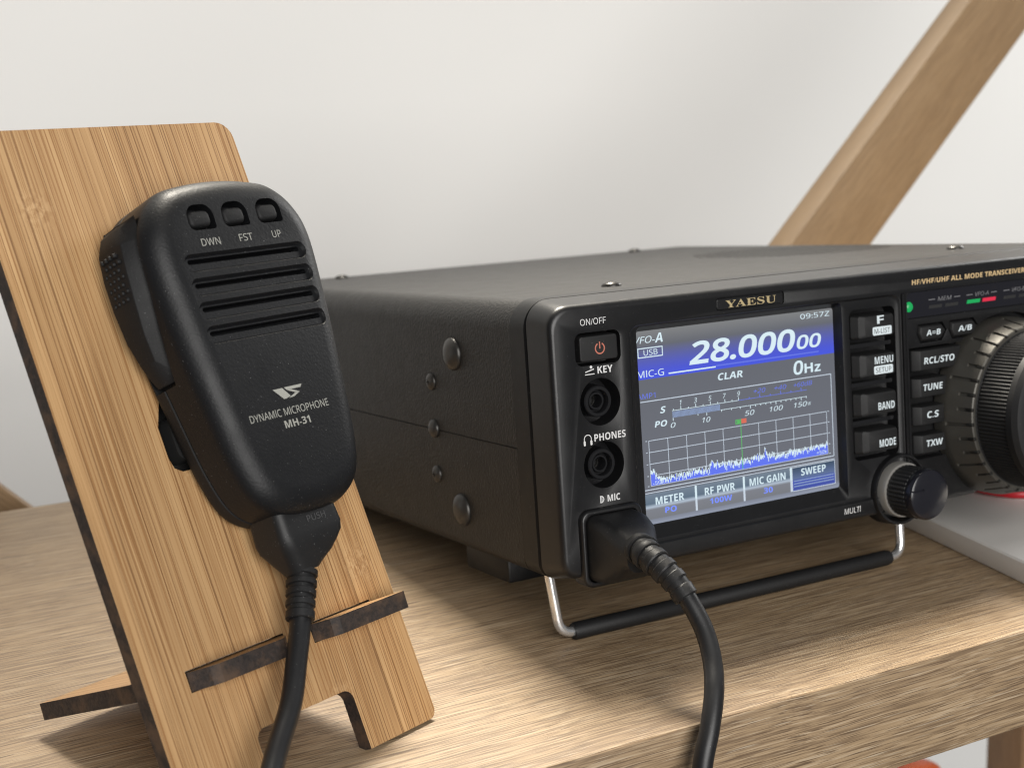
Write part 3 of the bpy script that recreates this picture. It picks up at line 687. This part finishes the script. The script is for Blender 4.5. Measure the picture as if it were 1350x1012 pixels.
# ------------------------------------------------------------------ bamboo phone stand
A = Vector((-75.774, -14.581, 0.0)); az, al = math.radians(21.1), math.radians(65.8)
u = Vector((math.cos(az), math.sin(az), 0)); bk = Vector((-u.y, u.x, 0)); v = math.cos(al) * bk + math.sin(al) * Vector((0, 0, 1)); n = u.cross(v)
ST = Matrix((u, -n, v)).transposed().to_4x4(); ST.translation = (A + Vector((0, 0, 1.7))) * S     # local x = along the plate, -y = out of its face, z = up the plate
ST0 = ST.copy(); ST0.translation = A * S
stand = empty('phone_stand', ST0, 'bamboo phone stand with charred laser-cut edges, leaning back behind the microphone', 'stand')
T_ = 4.2
def two_tone(bm, axis):
    fixn(bm)
    bm.normal_update()
    for f in bm.faces: f.material_index = 0 if abs(f.normal[axis]) > 0.75 else 1
    return bm
out = rr(-76.2, 0, 1.0, 163, (2.5, 2.5, 4.5, 4.5), 5)
plate = prism(out, 0, T_)
cut = [prism(rr(-53.0, -23.2, -10, 16.2, (0.1, 0.1, 2.6, 2.6), 5), -1, T_ + 1)]
cut.append(prism([(-51.3, 81.0), (-50.6, 78.4), (-48.6, 77.2), (-28.6, 77.2), (-26.6, 78.4), (-25.9, 81.0), (-25.9, 88.5), (-29.5, 97.0), (-32, 99), (-45.2, 99), (-47.7, 97.0), (-51.3, 88.5)], -1, T_ + 1))
cut.append(prism(rr(-65.4, -36.9, 29.4, 34.4, 0.1, 1), -1, T_ + 1)); cut.append(prism(rr(-28.9, -8.6, 29.4, 34.4, 0.1, 1), -1, T_ + 1))
pm = boolean(plate, cut); two_tone(pm, 1)
finish('plate', pm, None, stand, 30, mats=[M['bamboo'], M['char']])
# cross piece: a flat board pushed through both slots, its prongs hook out in front
ol = [(-65.0, 0.0), (-62.0, -4.5), (-60.2, -6.0), (-44.0, -6.6), (-42.0, -6.6), (-37.2, -1.0), (-37.2, 5.2), (-28.6, 5.2), (-28.6, 0.0), (-26.2, -4.8), (-24.4, -6.2), (-5.0, -6.6), (-2.6, -6.6), (-2.4, -5.4), (-9.0, -0.4), (-9.0, 5.2), (-8.0, 5.2), (-14.0, 66.0), (-64.5, 66.0), (-65.0, 5.2)]
cp = bmesh.new(); loft(cp, [[(p[0], p[1], z) for p in ol] for z in (-4.3, 0)]); two_tone(cp, 2)
bmesh.ops.rotate(cp, verts=cp.verts, cent=(0, 0, 0), matrix=Matrix.Rotation(math.radians(3.6), 3, 'X')); bmesh.ops.translate(cp, verts=cp.verts, vec=(0, 0, 33.9))
finish('cross_piece', cp, None, stand, None, mats=[M['bamboo'], M['char']])

# ------------------------------------------------------------------ hand microphone (local frame as the plate: y = -height above it)
mic = empty('hand_microphone', ST0, 'black hand microphone with three buttons and speaker slots, hanging on the bamboo stand', 'microphone')
uc = -28.3
half = [(0, 140.6), (9, 140.0), (16.3, 138.2), (22.0, 132.8), (24.8, 124.2), (23.8, 108), (21.3, 88), (19.1, 73.5), (15.7, 64.2), (9.2, 59.6), (0, 58.4)]
pts = [(uc + a, b_, 0) for a, b_ in half] + [(uc - a, b_, 0) for a, b_ in reversed(half[1:-1])]
OUT = [(p.x, p.y) for p in catmull(pts, 7, True)]
def inset(o, d):
    n_ = len(o); res = []
    for i in range(n_):
        a, b_ = o[i - 1], o[(i + 1) % n_]; tx, tz = b_[0] - a[0], b_[1] - a[1]; L = math.hypot(tx, tz)
        res.append((o[i][0] - tz / L * d * SGN, o[i][1] + tx / L * d * SGN))
    return res
area2 = sum(OUT[i - 1][0] * OUT[i][1] - OUT[i][0] * OUT[i - 1][1] for i in range(len(OUT)))
SGN = 1 if area2 > 0 else -1
HF = lambda z: 20.6 + (z - 95) * 0.045           # height of the face above the plate
def hsec(d, frac, base=6.2): return [(p[0], -(base + (HF(p[1]) - base) * frac), p[1]) for p in inset(OUT, d)]
RND = 6.5; secs = [hsec(0.25, 0.0), hsec(0, 0.02)]
tot = 14.5
for i in range(0, 9):
    a = i / 8 * math.pi / 2; secs.append(hsec(RND * (1 - math.cos(a)), 1 - (RND / tot) * (1 - math.sin(a)) * 0.92))
fs = fixn(loft(bmesh.new(), secs))
cuts = []
def capsule(x0, x1, zc, h, hf0, hf1, grow=0.0):
    o0 = rr(x0, x1, zc - h / 2, zc + h / 2, h / 2 - 0.02, 6); o1 = rr(x0 - grow, x1 + grow, zc - h / 2 - grow, zc + h / 2 + grow, h / 2 + grow - 0.02, 6)
    return fixn(loft(bmesh.new(), [[(p[0], -hf0, p[1]) for p in o0], [(p[0], -hf1, p[1]) for p in o1]]))
for zc in (119.7, 114.0, 108.4, 102.7):
    cuts.append(capsule(-45.2, -9.8, zc, 3.1, HF(zc) - 0.85, HF(zc) + 0.6, 1.0))
for zc in (119.7, 114.0, 108.4, 102.7):
    cuts.append(capsule(-44.2, -10.8, zc + 0.55, 1.2, HF(zc) - 4.0, HF(zc) + 1))
for x0, x1 in ((-41.2, -33.6), (-31.2, -23.6), (-20.9, -13.4)):
    o0 = rr(x0, x1, 127.3, 133.4, (1.6, 0.8, 2.9, 2.9), 6)
    cuts.append(fixn(loft(bmesh.new(), [[(p[0], -y, p[1]) for p in o0] for y in (18.6, 26)])))
# pocket for the talk lever
LV = [(134.6, -50.0, 11.6, -50.4), (133.0, -52.2, 12.4, -52.6), (129, -54.2, 12.9, -54.6), (123, -55.0, 13.0, -55.4), (116, -55.1, 12.4, -55.5), (108, -54.3, 10.7, -54.8), (102, -52.8, 9.2, -53.2), (98.5, -51.4, 8.4, -51.8), (96.3, -50.2, 7.9, -50.6)]
HG = lambda z: min(16.2, 10.6 + (z - 98) * 0.26)          # height of the gap along the body
pk_ = []
for i, (z, ur, hr, ub) in enumerate(LV):
    zz = z + (1.1 if i == 0 else (-1.0 if i == len(LV) - 1 else 0))
    hw = max(abs(p[0] - uc) for p in OUT if abs(p[1] - min(max(z, 97), 131)) < 2.5)
    ui = uc - hw + 2.6
    pk_.append([(ui, -(HG(z) + 0.5), zz), (-64, -(HG(z) + 0.5), zz), (-64, -2.4, zz), (ui, -2.4, zz)])
def pocket(): return fixn(loft(bmesh.new(), pk_))
cuts.append(pocket())
fsh = finish('front_shell', boolean(fs, cuts), M['mic'], mic, 38)
bs = [(2.2, 0.8), (1.0, 1.0), (0.3, 1.8), (0.0, 3.2), (0.0, 5.6), (0.25, 5.9)]
b = fixn(loft(bmesh.new(), [[(p[0], -h, p[1]) for p in inset(OUT, d)] for d, h in bs]))
finish('back_shell', boolean(b, [pocket()]), M['lever'], mic, 38)
finish('inner_case', fixn(loft(bmesh.new(), [[(p[0], -h, p[1]) for p in inset(OUT, 4.5)] for h in (2, 15.5)])), M['hole'], mic, None)
b = bmesh.new(); yloft(b, [(rr(-49.0, -28.0, 79.5, 90.5, 2.5), -1.0), (rr(-49.0, -28.0, 79.5, 90.5, 2.5), 4.3), (rr(-53.5, -23.5, 74, 102, 2.5), 4.35), (rr(-53.5, -23.5, 74, 102, 2.5), 7.5)])
finish('stud_dark_backing', fixn(b), M['hole'], mic, 30)  # hanging stud plus an added black block behind the hole so it looks dark
# talk lever
secs = []
for z, ur, hr, ub in LV:
    hw = max(abs(p[0] - uc) for p in OUT if abs(p[1] - min(max(z, 97), 131)) < 2.5); ui = uc - hw + 1.9
    secs.append([(ui, -HG(z), z), (ur, -hr, z), (0.5 * (ur + ub) - 0.25, -(hr * 0.55 + 1.6), z), (ub, -4.0, z), (ub + 1.0, -3.2, z), (ui, -3.2, z)])
lev = finish('talk_lever', boolean(fixn(loft(bmesh.new(), secs)), [], bevel=0.32, seg=3), M['lever'], mic, 50)
b = bmesh.new()
for i in range(7):
    for j in range(4):
        z = 127.2 - i * 1.75; h = 5.4 + j * 1.7 + (0.85 if i % 2 else 0)
        uo = -55.0 - 0.05 * i - 0.2 * math.sin((h - 4) / 9 * 3.1) + 0.05 * max(0, h - 9.5)
        loft(b, [[(uo + dx, -h + q * math.cos(k), z + q * math.sin(k)) for k in [2 * math.pi * w / 8 for w in range(8)]] for dx, q in ((0.5, 0.62), (-0.15, 0.6), (-0.42, 0.36))])
finish('grip_dots', fixn(b), M['lever'], lev, 40)
# buttons
for x0, x1 in ((-40.7, -34.3), (-30.7, -24.3), (-20.4, -14.1)):
    b = bmesh.new(); keycap(b, x0, x1, 128.0, 132.3, 1.3, -18.0, -22.1, 0.25, 0.9)
    finish('button', fixn(b), M['lever'], mic, 40)
# lettering
b = bmesh.new(); fy = lambda X, Z: -(HF(Z) + 0.06)
for s, x, z, wd in (('DWN', -36.7, 123.45, 5.4), ('FST', -26.3, 123.55, 4.0), ('UP', -16.9, 123.5, 2.7)): text(b, s, x, z, 1.75, 0, align='C', width=wd, fy=fy, bold=0.0)
text(b, 'DYNAMIC MICROPHONE', -29.5, 81.3, 1.75, 0, align='C', width=24.0, fy=fy, bold=0.0)
text(b, 'MH-31', -28.3, 78.4, 1.75, 0, align='C', width=7.8, fy=fy, bold=0.003)
def pf(pts):
    b.faces.new([b.verts.new((p[0], fy(*p), p[1])) for p in pts])
pf([(-32.6, 87.7), (-29.7, 87.7), (-27.9, 85.5), (-29.4, 85.1), (-30.1, 85.1)])
pf([(-29.2, 87.75), (-23.7, 87.75), (-24.3, 87.05), (-28.6, 87.05)]); pf([(-28.6, 87.0), (-27.3, 87.0), (-24.9, 86.1), (-26.3, 86.1)]); pf([(-26.3, 86.05), (-24.9, 86.05), (-27.0, 85.2), (-28.6, 85.1)])
rp_split('lettering', b, M['mic_ink'], fsh, (84.5, 100), finish)

# ------------------------------------------------------------------ microphone cable with its two plugs
def s2w(a, h, z): return A + a * u + z * v + h * n
CB = s2w(-31, 9, 60)
cable = empty('microphone_cable', Matrix.Translation(CB * S), 'black cable joining microphone to radio, looping below the shelf, moulded plugs at both ends', 'cable')
def cpart(name, bm, mat, smooth=40, parent=None):
    bmesh.ops.translate(bm, verts=bm.verts, vec=-CB); return finish(name, bm, mat, parent or cable, smooth)
def plug(sections, name='plug'):
    """sections: list of (centre, axis_u, axis_w, half_u, half_w, r)"""
    rings = []
    for c, au, aw, hu, hw, r in sections:
        rings.append([c + au * p[0] + aw * p[1] for p in rr(-hu, hu, -hw, hw, r, 6)])
    return cpart(name, fixn(loft(bmesh.new(), rings)), M['plug'])
U, Wn = u, n
c_ = lambda z, a=-30.2, h=9.2: s2w(a, h, z)
pl1 = plug([(c_(62), U, Wn, 9.2, 6.0, 2.4), (c_(55.0), U, Wn, 9.6, 6.3, 2.6), (c_(53.0, -30.3), U, Wn, 9.3, 6.2, 3.0), (c_(51.2, -30.6), U, Wn, 8.3, 5.5, 3.2), (c_(49.2, -31.2), U, Wn, 6.8, 4.8, 3.2), (c_(47.4, -32.2), U, Wn, 5.0, 4.1, 3.4), (c_(46.2, -32.8), U, Wn, 3.9, 3.6, 3.2)])
b = bmesh.new(); text(b, 'PUSH', 0, 0, 1.5, 0, width=5.6)
for q in b.verts: q.co = s2w(-31.5 + q.co.x, 15.52, 56.6 + q.co.z)
push = cpart('lettering', b, plain('embossed_rubber', (0.06, 0.06, 0.061), 0.5), None, pl1); push.matrix_parent_inverse = Matrix.Identity(4)
def relief(path, r0, ringr, count, core):
    b = bmesh.new(); tube(b, path, core, 18)
    P = [Vector(p) for p in path]
    L = [0]
    for a, c in zip(P, P[1:]): L.append(L[-1] + (c - a).length)
    def at(s):
        for i in range(len(P) - 1):
            if s <= L[i + 1]: return P[i].lerp(P[i + 1], (s - L[i]) / (L[i + 1] - L[i]))
        return P[-1]
    step = L[-1] / count
    for k in range(count):
        w_ = step * (0.62 if k < count - 1 else 0.9); s0 = step * k + step * 0.12; s1 = min(s0 + w_, L[-1] - 0.01); q = ringr(k / (count - 1))
        tube(b, [at(s0), at(s0 + 0.02 + 0.1 * w_), at(s1 - 0.1 * w_), at(s1)], lambda t: q if 0 < t < 1 else q - 0.25, 24)
    return b
rel1 = relief([c_(46.8, -32.8, 9.3), c_(43.5, -34.6, 9.5), c_(40, -36.6, 9.8), c_(36.0, -38.7, 10.0)], 4, lambda t: 3.75 - 0.35 * t, 5, 3.1)
cpart('strain_relief', rel1, M['plug'], 30)
f = lambda y: r2w(y)
X, Zr, Yv = Vector((1, 0, 0)), (r2w((0, 0, 1)) - r2w((0, 0, 0))), (r2w((0, -1, 0)) - r2w((0, 0, 0)))
pc = lambda x, y, z: r2w((x, y, z))
d_ = lambda t: (Yv * (1 - t) - Zr * t * 0.6 + X * t * 0.25).normalized()
def sec(x, y, z, hu, hw, r, t):
    ax = d_(t); aw = ax.cross(X).normalized(); au = aw.cross(ax).normalized()
    if aw.dot(Zr) < 0: aw = -aw
    return (pc(x, y, z), au, aw, hu, hw, r)
plug([sec(-14.3, -1.5, -2.8, 8.4, 9.2, 2.4, 0), sec(-14.3, -5.5, -2.8, 8.4, 9.2, 2.6, 0), sec(-14.3, -10.5, -2.8, 8.2, 8.8, 3.0, 0), sec(-14.6, -14.0, -2.6, 7.9, 7.6, 3.6, 0.0), sec(-15.4, -17.0, -2.2, 7.0, 6.2, 3.8, 0.05), sec(-16.4, -20.2, -1.8, 6.0, 5.0, 3.8, 0.1), sec(-17.0, -23.0, -1.7, 5.2, 4.6, 3.8, 0.12)])
rel2p = [Vector(p) for p in ((-18.2, -19.5, 36.2), (-18.9, -25, 35.6), (-18.2, -30, 33.6), (-16.7, -34.5, 30.4), (-15.6, -37.5, 27.0))]
cpart('strain_relief', relief(catmull(rel2p, 6), 4, lambda t: 4.3 - 1.0 * t, 6, lambda t: 3.75 - 0.9 * t), M['plug'], 30)
cp_ = [c_(38, -37.4, 9.9), c_(33.3, -40.2, 10.2), c_(28, -43.9, 10.8), c_(19.4, -50.4, 12.0), c_(10.5, -60.0, 13.5), (-134, -51, 8), (-139, -59.5, -8), (-132, -70, -50), (-112, -76, -92), (-85, -78, -112), (-58, -76, -104), (-38, -68, -66), (-30.5, -61.5, -26), (-27, -59.3, -7.7), (-23.2, -57.2, 0.8), (-18.8, -53.2, 8.2), (-15.6, -48.2, 13.8), (-14.4, -43.2, 20.0), (-15.2, -38.6, 25.8), (-16.2, -35.5, 29.4)]
cpart('cord', tube(bmesh.new(), catmull(cp_, 10), 2.5, 20), M['cable'], 60)

# ------------------------------------------------------------------ the small things at the right
p0, p1 = Vector((134.6, 34.3, 0)), Vector((122.7, -24.4, 0)); e = (p0 - p1).normalized(); q = Vector((e.y, -e.x, 0))
bm = bmesh.new(); o4 = rr(0, 120, 0, 160, 4, 5)
base = p1 - e * 16
loft(bm, [[tuple(base + q * (a + k) * 1 + e * b_ + Vector((0, 0, z))) for a, b_ in o4] for z, k in ((0.05, 0.4), (0.6, 0), (6.6, 0), (7.2, 0.6))])
sl = finish('flat_box', fixn(bm), M['pale_plastic'], None, 40, origin=base + q * 60 + e * 80); sl['label'] = 'thin pale flat box lying on the shelf under the right side of the radio'; sl['category'] = 'box'
bm = tube(bmesh.new(), catmull([(176, 60, 9.6), (170, 42, 9.5), (172, 29, 9.5), (180, 22, 9.5), (205, 14, 9.5)], 8), 1.7, 14)
rc = finish('red_lead', bm, M['red_plastic'], None, 60, origin=(196, 30, 9.5)); rc['label'] = 'red lead lying on the pale flat box under the radio'; rc['category'] = 'lead'
bm = bmesh.new(); prof = [(0.5, 0), (23, 0), (24, 1), (24, 130), (23, 160), (18, 178), (11.5, 186), (11.5, 189)] + [(11.5 * math.cos(a), 189 + 5 * math.sin(a)) for a in (0.4, 0.8, 1.2, 1.5)]
loft(bm, [[(r * math.cos(2 * math.pi * i / 40), r * math.sin(2 * math.pi * i / 40), z) for i in range(40)] for r, z in prof]); fixn(bm)
ob = finish('orange_bottle', bm, M['orange'], None, 40); ob.location = Vector((288, 180, -380)) * S; ob['label'] = 'orange bottle standing below the shelf, only its rounded top showing'; ob['category'] = 'bottle'
